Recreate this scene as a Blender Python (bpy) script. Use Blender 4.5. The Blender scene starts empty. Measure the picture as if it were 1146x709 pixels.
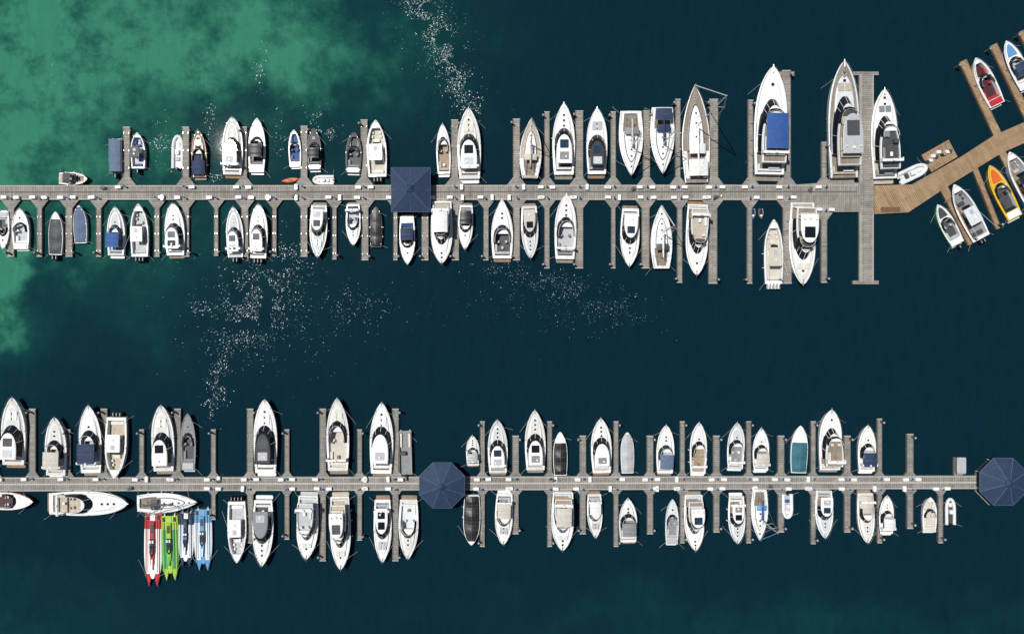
import bpy, math, random
from math import sin,cos,pi,sqrt,radians,atan2,hypot
from mathutils import Vector, noise as mnoise
S=0.2; H=155.0
def P(px,py,h=0.0):
    k=S*(H-h)/H
    return ((px-573)*k,(354.5-py)*k)
scene=bpy.context.scene
col=scene.collection
# ---------------------------------------------------------------- materials
MATS={}
def newmat(name):
    m=bpy.data.materials.new(name); m.use_nodes=True
    nt=m.node_tree; b=nt.nodes['Principled BSDF']; return m,nt,b
def paint(key,c,rough=0.4,var=0.12,scale=1.3,metal=0,bump=0.0):
    m,nt,b=newmat(key)
    tc=nt.nodes.new('ShaderNodeTexCoord')
    n=nt.nodes.new('ShaderNodeTexNoise'); n.inputs['Scale'].default_value=scale; n.inputs['Detail'].default_value=4
    n.inputs['Roughness'].default_value=0.65
    nt.links.new(tc.outputs['Object'],n.inputs['Vector'])
    r=nt.nodes.new('ShaderNodeMapRange'); r.inputs[1].default_value=0.3; r.inputs[2].default_value=0.7
    r.inputs[3].default_value=1-var; r.inputs[4].default_value=1+var*0.5
    nt.links.new(n.outputs['Fac'],r.inputs[0])
    mx=nt.nodes.new('ShaderNodeVectorMath'); mx.operation='SCALE'; mx.inputs[0].default_value=c[:3]
    nt.links.new(r.outputs[0],mx.inputs['Scale']); nt.links.new(mx.outputs[0],b.inputs['Base Color'])
    b.inputs['Roughness'].default_value=rough; b.inputs['Metallic'].default_value=metal
    if bump>0:
        bn=nt.nodes.new('ShaderNodeBump'); bn.inputs['Distance'].default_value=bump
        nt.links.new(n.outputs['Fac'],bn.inputs['Height']); nt.links.new(bn.outputs[0],b.inputs['Normal'])
    MATS[key]=m; return m
def planks(key,c1,c2,pw=0.3,length=4.0,rot=0.0,gap=(0.06,0.05,0.04),mort=0.03,rough=0.8,stain=0.25):
    m,nt,b=newmat(key)
    tc=nt.nodes.new('ShaderNodeTexCoord'); mp=nt.nodes.new('ShaderNodeMapping'); mp.inputs['Rotation'].default_value=(0,0,rot)
    nt.links.new(tc.outputs['Object'],mp.inputs['Vector'])
    br=nt.nodes.new('ShaderNodeTexBrick'); br.inputs['Scale'].default_value=1
    br.inputs['Brick Width'].default_value=length; br.inputs['Row Height'].default_value=pw
    br.inputs['Mortar Size'].default_value=mort; br.inputs['Color1'].default_value=(*c1,1); br.inputs['Color2'].default_value=(*c2,1)
    br.inputs['Mortar'].default_value=(*gap,1)
    nt.links.new(mp.outputs[0],br.inputs['Vector'])
    n=nt.nodes.new('ShaderNodeTexNoise'); n.inputs['Scale'].default_value=0.35; n.inputs['Detail'].default_value=6; n.inputs['Roughness'].default_value=0.7
    nt.links.new(tc.outputs['Object'],n.inputs['Vector'])
    r=nt.nodes.new('ShaderNodeMapRange'); r.inputs[1].default_value=0.3; r.inputs[2].default_value=0.7
    r.inputs[3].default_value=1-stain; r.inputs[4].default_value=1+stain*0.6
    nt.links.new(n.outputs['Fac'],r.inputs[0])
    mx=nt.nodes.new('ShaderNodeVectorMath'); mx.operation='SCALE'
    nt.links.new(br.outputs['Color'],mx.inputs[0]); nt.links.new(r.outputs[0],mx.inputs['Scale'])
    nt.links.new(mx.outputs[0],b.inputs['Base Color']); b.inputs['Roughness'].default_value=rough
    MATS[key]=m
paint('white',(.82,.82,.80),.35,.10); paint('white2',(.74,.74,.73),.4,.12); paint('white3',(.63,.66,.68),.4,.12)
paint('nonskid',(.62,.61,.575),.7,.12,2); paint('nonskid2',(.53,.56,.58),.7,.12,2)
paint('cream',(.66,.62,.54),.5,.12); paint('beige',(.46,.40,.32),.7,.2,2); paint('tan',(.32,.245,.17),.7,.2,2)
paint('sand',(.54,.505,.44),.7,.15,2)
paint('grey',(.22,.23,.24),.6,.2,2); paint('ltgrey',(.43,.44,.455),.55,.15,2); paint('dkgrey',(.055,.06,.065),.6,.3,2)
paint('black',(.016,.017,.019),.45,.3,2); paint('glass',(.009,.012,.016),.12,.3,1.0)
paint('glassb',(.02,.045,.075),.15,.3,1.0)
paint('navy',(.016,.036,.088),.75,.25,1.2,bump=.03); paint('blue',(.018,.08,.28),.7,.2,1.5,bump=.03); paint('skyblue',(.10,.30,.52),.5,.2)
paint('bluegrey',(.10,.15,.24),.75,.2,1.5,bump=.03); paint('teal',(.025,.13,.17),.7,.2,1.5,bump=.03)
paint('red',(.45,.03,.035),.4,.15); paint('maroon',(.06,.015,.02),.6,.2); paint('lime',(.33,.52,.05),.4,.12); paint('yellow',(.72,.44,.02),.4,.15)
paint('green',(.06,.32,.10),.4,.15); paint('orange',(.65,.13,.02),.5,.15)
paint('antifoul',(.02,.03,.05),.6,.2); paint('steel',(.6,.6,.6),.3,.1,metal=.8); paint('alu',(.62,.62,.62),.4,.1,metal=.3)
paint('rope',(.45,.43,.38),.9,.1); paint('pile',(.10,.085,.07),.9,.3,3); paint('rubber',(.03,.03,.03),.8,.2)
paint('glint',(.80,.83,.82),.8,.05); paint('glint_dim',(.22,.30,.30),.8,.1)  # bright and dim sun glints, painted as diffuse colour
planks('teak',(.33,.21,.125),(.26,.165,.10),.14,3,0,(.05,.035,.025),.012,stain=.2)
planks('greyteak',(.31,.26,.21),(.25,.215,.175),.14,3,0,(.07,.055,.045),.012,stain=.2)
planks('mahog',(.20,.065,.03),(.15,.05,.025),.16,4,0,(.3,.2,.1),.01,.3,stain=.2)
DA=(.325,.305,.27); DB=(.24,.225,.20)
planks('dock_x',DA,DB,.42,3.6,pi/2,(.08,.07,.06),.03,stain=.32)
planks('dock_y',DA,DB,.42,3.2,0,(.08,.07,.06),.03,stain=.32)
planks('dock_x2',(.29,.28,.255),(.22,.21,.19),.42,4.4,pi/2,(.07,.065,.06),.03,stain=.32)
planks('dock_y2',(.29,.28,.255),(.22,.21,.19),.42,4.4,0,(.07,.065,.06),.03,stain=.32)
planks('brown_a',(.40,.27,.15),(.30,.20,.11),.42,6,radians(-30)+pi/2,(.07,.045,.03),.035,stain=.3)
planks('brown_b',(.40,.27,.15),(.30,.20,.11),.42,6,radians(28),(.07,.045,.03),.035,stain=.3)
paint('trim',(.13,.115,.10),.9,.25,2); paint('trimlt',(.44,.42,.38),.8,.15,2); paint('trimbr',(.15,.09,.05),.9,.25,2)
# ---------------------------------------------------------------- mesh builder
class MB:
    def __init__(s): s.v=[];s.f=[];s.m=[];s.keys=[]
    def k(s,key):
        if key not in s.keys: s.keys.append(key)
        return s.keys.index(key)
    def add(s,vs,fs,key):
        o=len(s.v); s.v.extend(vs); ki=s.k(key)
        for f in fs: s.f.append([i+o for i in f]); s.m.append(ki)
    def obj(s,name,loc=(0,0,0),rot=0):
        me=bpy.data.meshes.new(name); me.from_pydata(s.v,[],s.f)
        for k in s.keys: me.materials.append(MATS[k])
        me.polygons.foreach_set('material_index',s.m); me.update()
        ob=bpy.data.objects.new(name,me); col.objects.link(ob); ob.location=loc; ob.rotation_euler=(0,0,rot)
        return ob
def rings(mb,rs,mats,cap=None,bottom=None,closed=True,skip=None):
    n=len(rs[0])
    for i in range(len(rs)-1):
        a,b=rs[i],rs[i+1]; fs=[]
        for j in range(n if closed else n-1):
            k=(j+1)%n; fs.append((j,k,n+k,n+j))
        mb.add(list(a)+list(b),fs,mats[i])
    if cap: mb.add(list(rs[-1]),[tuple(range(n))],cap)
    if bottom: mb.add(list(rs[0]),[tuple(range(n))[::-1]],bottom)
def rrect(x0,x1,y0,y1,r):
    r=min(r,abs(x1-x0)*.49,abs(y1-y0)*.49); o=[]
    for cx,cy,a0 in((x1-r,y1-r,0),(x0+r,y1-r,pi/2),(x0+r,y0+r,pi),(x1-r,y0+r,1.5*pi)):
        for q in(0,pi/4,pi/2): o.append((cx+r*cos(a0+q),cy+r*sin(a0+q)))
    return o
def rbox(mb,x0,x1,y0,y1,z0,z1,mat,r=.12,top=None,cham=None):
    c=cham if cham is not None else min(.06,abs(x1-x0)*.2,abs(y1-y0)*.2,(z1-z0)*.45)
    o=rrect(x0,x1,y0,y1,r); i=rrect(x0+c,x1-c,y0+c,y1-c,max(r-c,.02))
    rings(mb,[[(x,y,z0) for x,y in o],[(x,y,z1-c) for x,y in o],[(x,y,z1) for x,y in i]],[mat,mat],cap=top or mat)
def disc(mb,cx,cy,z0,z1,r,mat,n=12,r2=None,top=None):
    r2=r if r2 is None else r2
    a=[(cx+r*cos(2*pi*i/n),cy+r*sin(2*pi*i/n),z0) for i in range(n)]
    b=[(cx+r2*cos(2*pi*i/n),cy+r2*sin(2*pi*i/n),z1) for i in range(n)]
    rings(mb,[a,b],[mat],cap=top or mat)
def tube(mb,p,q,r,mat,n=5,r2=None):
    r2=r if r2 is None else r2
    d=[q[i]-p[i] for i in range(3)]; L=sqrt(sum(c*c for c in d)) or 1; d=[c/L for c in d]
    up=(0,0,1) if abs(d[2])<.9 else (1,0,0)
    u=(d[1]*up[2]-d[2]*up[1],d[2]*up[0]-d[0]*up[2],d[0]*up[1]-d[1]*up[0]); l=sqrt(sum(c*c for c in u)); u=[c/l for c in u]
    w=(d[1]*u[2]-d[2]*u[1],d[2]*u[0]-d[0]*u[2],d[0]*u[1]-d[1]*u[0])
    A=[tuple(p[k]+r*(cos(2*pi*i/n)*u[k]+sin(2*pi*i/n)*w[k]) for k in range(3)) for i in range(n)]
    B=[tuple(q[k]+r2*(cos(2*pi*i/n)*u[k]+sin(2*pi*i/n)*w[k]) for k in range(3)) for i in range(n)]
    rings(mb,[A,B],[mat],cap=mat,bottom=mat)
def poly(mb,pts,mat,n=5,r=.03):
    for a,b in zip(pts,pts[1:]): tube(mb,a,b,r,mat,n)
# ---------------------------------------------------------------- boat parts
class Hull:
    def __init__(s,mb,x0,x1,W,zs0,zs1,s0=.86,tm=.42,p=2.3,q=.95,cock=(),hull='white',gun='white',deck='white',inner='white2',g=.05,stripe=None):
        s.x0=x0;s.x1=x1;s.W=W;s.zs0=zs0;s.zs1=zs1;s.s0=s0;s.tm=tm;s.p=p;s.q=q;s.l=x1-x0
        ts=[(i/26.0,None) for i in range(27)]+[(.98,None)]
        for c in cock:
            ts=[t for t in ts if not(c[0]-.005<=t[0]<=c[1]+.005)]
            k=max(3,int((c[1]-c[0])*26))
            ts+=[(c[0],None)]+[(c[0]+(c[1]-c[0])*i/k,c) for i in range(k+1)]+[(c[1]+1e-6,None)]
        ts.sort(key=lambda a:(a[0],))
        secs=[];deckm=[]
        for t,c in ts:
            h=s.f(t); z=s.z(t); x=s.X(t); xb=x-.07*s.l*t**4
            gg=min(g*W,h*.45)
            if c:
                si=min(c[3]*W,h*.5); zi=c[2]
                pts=[(xb,0,-.35),(xb,h*.86,-.05),(x,h,z-.02),(x,h-.04*W*.5,z),(x,max(h-si,.02),z+.02),(x,max(h-si-.05,.01),zi),(x,0,zi+.01)]
            else:
                pts=[(xb,0,-.35),(xb,h*.86,-.05),(x,h,z-.02),(x,h-min(.04*W*.5,h*.2),z+.03),(x,h-gg,z+.03),(x,h-gg-min(.04,h*.1),z-.03),(x,0,z+.03*W*.5)]
            secs.append(pts); deckm.append(c[4] if c else deck)
        m=[ 'antifoul',hull,stripe or gun,gun,inner,None]
        for side in(1,-1):
            for i in range(len(secs)-1):
                a=secs[i];b=secs[i+1]
                for j in range(6):
                    q4=[a[j],b[j],b[j+1],a[j+1]]
                    q4=[(x,y*side,zz) for x,y,zz in q4]
                    mt=m[j] or (deckm[i] if deckm[i]==deckm[i+1] else inner)
                    mb.add(q4,[(0,1,2,3) if side<0 else (3,2,1,0)],mt)
        a=secs[0]; L=[a[0],a[1],a[2],a[3],a[4],a[5],a[6]]
        mb.add(L+[(x,-y,z) for x,y,z in L[1:-1]][::-1],[tuple(range(12))],hull)
    def f(s,t):
        if t<s.tm: return s.W/2*(s.s0+(1-s.s0)*sin(pi/2*t/s.tm))
        u=min((t-s.tm)/(1-s.tm),1); return max(s.W/2*(1-u**s.p)**s.q,.025)
    def z(s,t): return s.zs0+(s.zs1-s.zs0)*t*t
    def X(s,t): return s.x0+s.l*t
    def outline(s,ta,tb,k,n=12,e=5,kb=None):
        up=[]
        for i in range(n+1):
            u=1-(1-i/n)**1.6
            t=ta+(tb-ta)*u; y=s.f(t)*k*max(1-u**e,0)**.5
            up.append((s.X(t),y))
        return up[:-1]+[(up[-1][0],0)]+[(x,-y) for x,y in up[:-1]][::-1]
def tr(o,z,kx=1,ky=1,xa=0,dx=0): return [(xa+(x-xa)*kx+dx,y*ky,z) for x,y in o]
def uwall(mb,o,z0,z1,kx,ky,xa,mat,frame='steel'):
    a=tr(o,z0);b=tr(o,z1,kx,ky,xa)
    rings(mb,[a,b],[mat],closed=False)
    poly(mb,b,frame,4,.035)
    n=len(o)
    for i in (n//2-3,n//2+3): tube(mb,a[i],b[i],.04,frame,4)
def rail(mb,hl,ta=.5,tb=.985,h=.55,k=.93):
    pts=[]
    for s in(1,-1):
        q=[(hl.X(t),s*hl.f(t)*k,hl.z(t)+h) for t in [ta+(tb-ta)*i/9 for i in range(10)]]
        if s==1: pts=q
        else: pts+=q[::-1]
        for i,pp in enumerate(q):
            if i%3==0: tube(mb,(pp[0],pp[1],pp[2]-h),pp,.02,'steel',4)
    poly(mb,pts,'steel',4,.028)
def fenders(mb,hl,rng,n=2,side=None,m=None):
    m=m or rng.choice(['black','navy','white2','black','blue'])
    for s in(1,-1):
        for i in range(n):
            t=.12+.5*(i+.5)/n+rng.uniform(-.05,.05); r=.13
            y=s*(hl.f(t)+r*.8)
            disc(mb,hl.X(t),y,.15,.8,r,m,8,r*.8)
def outboards(mb,x,n,W,rng,mat=None):
    mat=mat or rng.choice(['black','dkgrey','white2','black'])
    sp=min(.75,W*.8/max(n,1))
    for i in range(n):
        y=(i-(n-1)/2)*sp
        rbox(mb,x-1.15,x+.0,y-.24,y+.24,.35,1.35,mat,.16,cham=.14)
        rbox(mb,x-.2,x+.2,y-.12,y+.12,-.2,.8,'dkgrey',.05)
        rbox(mb,x-.95,x-.35,y-.06,y+.06,1.34,1.37,'ltgrey' if mat!='white2' else 'dkgrey',.03,cham=.005)
def seatU(mb,hl,x0,x1,hwid,z,mat,back=None):
    d=.55; back=back or mat
    rbox(mb,x0,x0+d,-hwid,hwid,z,z+.45,mat,.1)
    rbox(mb,x0+d+.01,x1,hwid-d,hwid,z,z+.44,mat,.1)
    rbox(mb,x0-.02,x0+.18,-hwid+.03,hwid-.03,z+.4,z+.8,back,.08)
    for i in (-1,0,1):
        rbox(mb,x0+.2,x0+d-.02,i*hwid*.5-.015,i*hwid*.5+.015,z+.45,z+.465,'dkgrey',.005,cham=.002)
def canvas(mb,x0,x1,hw,z,mat,bow=.22,n=6,w2=None,frames=True):
    w2=w2 or hw; R=[]
    for i in range(n+1):
        u=i/n; x=x0+(x1-x0)*u; hh=hw+(w2-hw)*u; row=[]
        for j in range(9):
            v=-1+j/4; sag=.05*abs(sin(u*pi*3)); row.append((x,hh*v,z+bow*(1-v*v)*.9-sag+bow*.4*sin(pi*u)))
        R.append(row)
    rings(mb,R,[mat]*n,closed=False)
    if frames:
        for i in(0,n):
            for s in(0,8): tube(mb,R[i][s],(R[i][s][0],R[i][s][1],z-1.4),.025,'steel',4)
        for row in (R[0],R[n//2],R[n]): poly(mb,[(a,b,c+.02) for a,b,c in row],'steel' if mat!='white2' else 'ltgrey',4,.02)
def hatches(mb,xs,z,rng,w=.42,rim='white2'):
    for x in xs:
        rbox(mb,x-w*.6,x+w*.6,-w*.6,w*.6,z-.02,z+.05,rim,.08,cham=.02)
        rbox(mb,x-w*.45,x+w*.45,-w*.45,w*.45,z+.05,z+.075,'glass',.06,cham=.01)
def cleats(mb,hl):
    for t in(.08,.5,.88):
        for s in(1,-1):
            y=s*(hl.f(t)-.12); rbox(mb,hl.X(t)-.16,hl.X(t)+.16,y-.03,y+.03,hl.z(t)+.03,hl.z(t)+.12,'steel',.02)
NS=['nonskid','nonskid2','white2','white','white']
# ---------------------------------------------------------------- boats
def express(mb,L,W,o,rng):
    wh=o.get('w','white'); pl=.055*L if not o.get('ob') else .02*L
    sole=o.get('s',rng.choice(['greyteak','teak','ltgrey','grey','nonskid'])); seat=o.get('seat',rng.choice(['white2','white2','cream','white3','ltgrey']))
    za=.20*W+.25; zb=.30*W+.45; cz=za-.65 if za>1 else .3
    cf=o.get('cf',rng.uniform(.44,.51)); dk=o.get('d',rng.choice(NS))
    hu=o.get('h',rng.choice([wh,wh,wh,wh,'navy','dkgrey'])); 
    hl=Hull(mb,-L/2+pl,L/2,W,za,zb,p=o.get('p',rng.uniform(2.2,2.6)),q=o.get('q',rng.uniform(.68,.82)),cock=[(.05,cf,cz,.1,sole)],hull=hu,gun=o.get('g',wh),deck=dk,stripe=o.get('st',hu if hu!=wh else None))
    X=hl.X; z=hl.z; zt=z(.75)+.22
    rbox(mb,-L/2,-L/2+pl+.05,-W*.40,W*.40,.2,.38,rng.choice([wh,'teak','greyteak','teak']),.25)
    ol=hl.outline(cf-.01,.9,.70,12,6)
    rings(mb,[tr(ol,z(.45)-.1),tr(ol,zt-.1,.985,.94,X(.5)),tr(ol,zt,.95,.85,X(.5))],[wh,wh],cap=o.get('trunk',wh))
    ii=hl.outline(cf+.12,.86,.5,10,5); rings(mb,[tr(ii,zt),tr(ii,zt+.015)],[dk],cap=dk if dk!='white' else 'white2')
    hat=o.get('hat',rng.choice([1,2,2,3])); hatches(mb,[X(.68+.075*i) for i in range(hat)],zt+.015,rng,w=.08*W+.1,rim=wh)
    if o.get('pad',rng.random()<.3):
        for s in(1,-1): rbox(mb,X(.66),X(.79),s*W*.12-W*.10,s*W*.12+W*.10,zt,zt+.14,seat,.15)
    zw=zt-.08; hg=.17*W+.2
    ow=hl.outline(cf-.16,cf+.165,.84,12,3.0)
    top=o.get('top',rng.choice(['open','hard','bim','hard']))
    if top in('open','bim'):
        uwall(mb,ow,zw-.12,zw+hg,.72,.80,X(cf-.15),o.get('gl','glass'),wh)
        rbox(mb,X(cf)-.05,X(cf+.055),-W*.28,W*.28,cz,zw-.05,rng.choice([wh,'dkgrey','dkgrey','ltgrey']),.15)
    else:
        rings(mb,[tr(ow,zw-.12),tr(ow,zw+hg,.74,.78,X(cf-.15))],[o.get('gl','glass')],cap='glass')
        a=tr(ow,zw-.1,1.003,1.005,X(cf-.15)); b=tr(ow,zw+hg,.743,.785,X(cf-.15)); n=len(ow)
        for i in (n//2-4,n//2,n//2+4,2,n-3): tube(mb,a[i],b[i],.04,wh,4)
        rt=hl.outline(max(cf-.36,.1),cf+.045,.72,10,3.2)
        rc=o.get('rc',wh); xa=X(cf-.15)
        rings(mb,[tr(rt,zw+hg),tr(rt,zw+hg+.1,1,1,xa),tr(rt,zw+hg+.2,.93,.88,xa)],[rc,rc],cap=rc,bottom='white2')
        zr=zw+hg+.2
        k=rng.random()
        if k<.8: rbox(mb,X(cf-.15),X(cf-.03),-W*.19,W*.19,zr-.02,zr+.03,rng.choice(['glass','dkgrey','glassb','glass']),.12,cham=.01)
        if k>.25: rbox(mb,X(cf-.31),X(cf-.2),-W*.2,W*.2,zr-.02,zr+.04,rng.choice(['ltgrey','glass','grey','nonskid2']),.12,cham=.01)
        disc(mb,X(cf-.27),rng.uniform(-.1,.1)*W,zr,zr+.22,.26,'white2',10,.2)
        for s in(1,-1): tube(mb,(X(cf-.33),s*W*.38,cz),(X(cf-.3),s*W*.30,zw+hg),.06,wh,5)
    hwc=hl.f(.15)*.72
    seatU(mb,hl,X(.075),X(.26),hwc,cz,seat)
    rbox(mb,X(.16),X(.21),-.3,.25,cz+.5,cz+.56,rng.choice(['teak','white','ltgrey']),.1)
    for s in(1,-1):
        xx=X(cf-.13); rbox(mb,xx-.28,xx+.22,s*W*.18-.28,s*W*.18+.28,cz,cz+.6,seat,.12)
        rbox(mb,xx-.36,xx-.24,s*W*.18-.26,s*W*.18+.26,cz+.5,cz+1.05,seat,.05)
    if top=='bim' : canvas(mb,X(max(cf-.33,.08)),X(cf-.04),W*.36,zw+hg+.25,o.get('c',rng.choice(['navy','black','sand','white2','dkgrey'])))
    if o.get('arch',rng.random()<.5):
        xx=X(.16); za2=zw+hg+.1
        rbox(mb,xx-.22,xx+.22,-W*.4,W*.4,za2,za2+.14,wh,.1)
        for s in(1,-1): rbox(mb,xx-.2,xx+.35,s*W*.41-.06,s*W*.41+.06,z(.1),za2+.1,wh,.05)
        disc(mb,xx,0,za2+.14,za2+.36,.28,'white2',10,.22)
    if o.get('cov'): canvas(mb,X(.04),X(cf-.05),W*.42,z(.2)+.35,o['cov'],.45,frames=False)
    if o.get('ob'): outboards(mb,-L/2+pl,o['ob'],W,rng,o.get('obm'))
    rail(mb,hl); cleats(mb,hl); fenders(mb,hl,rng)
    rbox(mb,X(.93),X(.93)+.35,-.12,.12,z(.93)+.02,z(.93)+.15,'steel',.04); tube(mb,(X(.95),0,z(.97)+.08),(X(1)+.2,0,z(1)+.05),.06,'steel',5)
    return hl
def fly(mb,L,W,o,rng):
    wh=o.get('w','white'); pl=.05*L
    sole=o.get('s',rng.choice(['teak','greyteak','beige'])); seat=o.get('seat',rng.choice(['cream','sand','white2','white3']))
    za=.22*W+.3; zb=.30*W+.7; cz=max(za-.6,.45); dk=o.get('d',rng.choice(NS))
    hl=Hull(mb,-L/2+pl,L/2,W,za,zb,s0=.88,tm=.45,p=2.5,q=.74,cock=[(.02,.22,cz,.07,sole)],hull=o.get('h',wh),gun=wh,deck=dk,stripe=o.get('st'))
    X=hl.X;z=hl.z
    rbox(mb,-L/2,-L/2+pl+.05,-W*.42,W*.42,.25,.45,sole,.3)
    zt=z(.8)+.12; ol=hl.outline(.5,.9,.68,12,6)
    rings(mb,[tr(ol,z(.4)),tr(ol,zt-.05,.985,.95,X(.5)),tr(ol,zt+.06,.95,.86,X(.5))],[wh,wh],cap=o.get('trunk',wh))
    hatches(mb,[X(.83),X(.9)][:rng.choice([1,2])],zt+.06,rng,w=.1*W,rim=wh)
    if o.get('pad',rng.random()<.6):
        for s in(1,-1): rbox(mb,X(.74),X(.81),s*W*.12-W*.105,s*W*.12+W*.105,zt+.06,zt+.2,seat,.15)
    fr=o.get('fr',.72); hg=.26*W+.35; zb0=z(.3)+.05; zr=zt+hg*.75
    ow=hl.outline(.20,fr,.84,14,3)
    rings(mb,[tr(ow,zb0-.1),tr(ow,zb0+.35,.99,.98,X(.2)),tr(ow,zr,.80,.80,X(.2))],[wh,'glass'],cap=wh)
    a=tr(ow,zb0+.36,.992,.985,X(.2)); b=tr(ow,zr,.802,.805,X(.2)); n=len(ow)
    for i in (n//2-5,n//2-3,n//2,n//2+3,n//2+5,3,n-4): tube(mb,a[i],b[i],.045,wh,4)
    fb=hl.outline(.08,fr-.12,.80,14,3.2)
    rings(mb,[tr(fb,zr),tr(fb,zr+.12),tr(fb,zr+.5,.97,.95,X(.3)),tr(fb,zr+.5,.94,.89,X(.3)),tr(fb,zr+.14,.93,.87,X(.3))],[wh,wh,wh,'white2'],cap=o.get('fs',sole),bottom='white2')
    fz=zr+.14
    w2=hl.outline(fr-.28,fr-.135,.70,10,2.6)
    if o.get('fws',True):
        uwall(mb,w2,fz+.3,fz+.95,.80,.85,X(fr-.28),'glass',wh)
    rbox(mb,X(fr-.22),X(fr-.17),-W*.23,W*.23,fz,fz+.6,rng.choice([wh,'dkgrey']),.2)
    for s in((1,-1) if rng.random()<.6 else (1,)):
        xx=X(fr-.27); rbox(mb,xx-.3,xx+.25,s*W*.15-.3,s*W*.15+.3,fz,fz+.75,seat,.12)
    seatU(mb,hl,X(.15),X(.32),hl.f(.2)*.62,fz,seat)
    rbox(mb,X(.22),X(.27),-.4,.2,fz+.4,fz+.5,rng.choice(['teak','white']),.1)
    top=o.get('top',rng.choice(['arch','arch','hard','bim']))
    ha=fz+1.75
    if top=='hard':
        rt=hl.outline(.17,fr-.21,.68,10,4); rc=o.get('rc',wh)
        rings(mb,[tr(rt,ha),tr(rt,ha+.08),tr(rt,ha+.16,.95,.9,X(.3))],[rc,rc],cap=rc,bottom='white2')
        rbox(mb,X(.32),X(fr-.27),-W*.2,W*.2,ha+.15,ha+.2,rng.choice(['glass','dkgrey','glassb']),.15,cham=.01)
        disc(mb,X(.22),0,ha+.16,ha+.5,.38,'white2',12,.3)
        for s in(1,-1):
            disc(mb,X(.23),s*W*.22,ha+.16,ha+.6,.25,'white2',10,.15)
            tube(mb,(X(.2),s*W*.36,fz),(X(.22),s*W*.3,ha),.08,wh,5)
    else:
        xx=X(.17)
        rbox(mb,xx-.3,xx+.3,-W*.38,W*.38,ha-.5,ha-.36,wh,.15)
        for s in(1,-1): rbox(mb,xx-.25,xx+.6,s*W*.385-.06,s*W*.385+.06,fz,ha-.42,wh,.05)
        disc(mb,xx,0,ha-.36,ha-.05,.36,'white2',12,.28); tube(mb,(xx,W*.25,ha-.4),(xx-.6,W*.27,ha+1.4),.03,'white',4)
        if top=='bim': canvas(mb,X(.2),X(fr-.2),W*.33,ha-.1,o.get('c',rng.choice(['navy','sand','white2','black'])))
    seatU(mb,hl,X(.03),X(.1),hl.f(.05)*.8,cz,seat)
    rail(mb,hl,.35); cleats(mb,hl); fenders(mb,hl,rng,3)
    tube(mb,(X(.95),0,z(.97)+.08),(X(1)+.3,0,z(1)+.05),.09,'steel',5)
    rbox(mb,X(.93),X(.93)+.4,-.15,.15,z(.93)+.03,z(.93)+.18,'steel',.06)
    if L>17:
        rbox(mb,X(.43),X(.50),W*.02,W*.24,fz,fz+.5,seat,.15); rbox(mb,X(.36),X(.41),-W*.28,-W*.1,fz,fz+.9,'dkgrey',.1)
        rbox(mb,X(.05),X(.07),-W*.3,W*.05,cz+.5,cz+.95,'white2',.2)
        for s in(1,-1): rbox(mb,X(.24),X(.6),s*W*.455-.05,s*W*.455+.05,z(.4)+.05,z(.4)+.09,'dkgrey',.03,cham=.01)
    return hl
def runabout(mb,L,W,o,rng):
    wh=o.get('w','white'); sole=o.get('s',rng.choice(['ltgrey','beige','sand','grey'])); seat=o.get('seat',rng.choice(['white2','cream','blue','dkgrey','ltgrey']))
    za=.2*W+.3; zb=za+.35; cz=.3; bow=o.get('bow',rng.random()<.5); pl=.04*L
    ck=[(.14,.58,cz,.1,sole)]
    if bow: ck.append((.63,.88,cz+.2,.13,sole))
    hl=Hull(mb,-L/2+pl,L/2,W,za,zb,p=2.5,q=.75,cock=ck,hull=o.get('h',wh),gun=o.get('g',wh),deck=o.get('d',wh),stripe=o.get('st'))
    X=hl.X;z=hl.z
    rbox(mb,-L/2,-L/2+pl+.05,-W*.38,W*.38,.15,.3,wh,.2)
    rbox(mb,X(.015),X(.13),-W*.36,W*.36,z(.1)-.02,z(.1)+.12,seat if rng.random()<.6 else wh,.15)
    hwc=hl.f(.2)*.72
    seatU(mb,hl,X(.15),X(.33),hwc,cz,seat)
    ow=hl.outline(.42,.67,.84,10,2.8); uwall(mb,ow,z(.55),z(.55)+.5,.74,.84,X(.45),o.get('gl','glass'),'steel')
    for s in(1,-1):
        rbox(mb,X(.55),X(.6),s*W*.24-W*.13,s*W*.24+W*.13,cz,z(.5)+.1,rng.choice(['dkgrey',wh,'black']),.08)
        xx=X(.46); rbox(mb,xx-.25,xx+.22,s*W*.2-.26,s*W*.2+.26,cz,cz+.6,seat,.12); rbox(mb,xx-.32,xx-.2,s*W*.2-.24,s*W*.2+.24,cz+.5,cz+1,seat,.05)
    if bow:
        for s in(1,-1):
            a=hl.f(.7)*.55; rbox(mb,X(.65),X(.79),s*a-.2,s*a+.2,cz+.2,cz+.6,seat,.1)
    else:
        hatches(mb,[X(.76)],z(.76)+.04,rng,w=.4,rim=wh)
        if o.get('acc'):
            ol=hl.outline(.68,.93,.6,8,4); rings(mb,[tr(ol,z(.8)-.05),tr(ol,z(.8)+.14,.96,.9,X(.8))],[o['acc']],cap=o['acc'])
    top=o.get('top','none' if rng.random()<.5 else 'bim')
    if top=='bim': canvas(mb,X(.26),X(.5),W*.38,z(.5)+1.1,o.get('c',rng.choice(['navy','black','blue','sand','dkgrey'])))
    if o.get('ob'): outboards(mb,-L/2+pl,o['ob'],W,rng,o.get('obm'))
    rail(mb,hl,.62,.97,.3); cleats(mb,hl); fenders(mb,hl,rng,2)
    return hl
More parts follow.
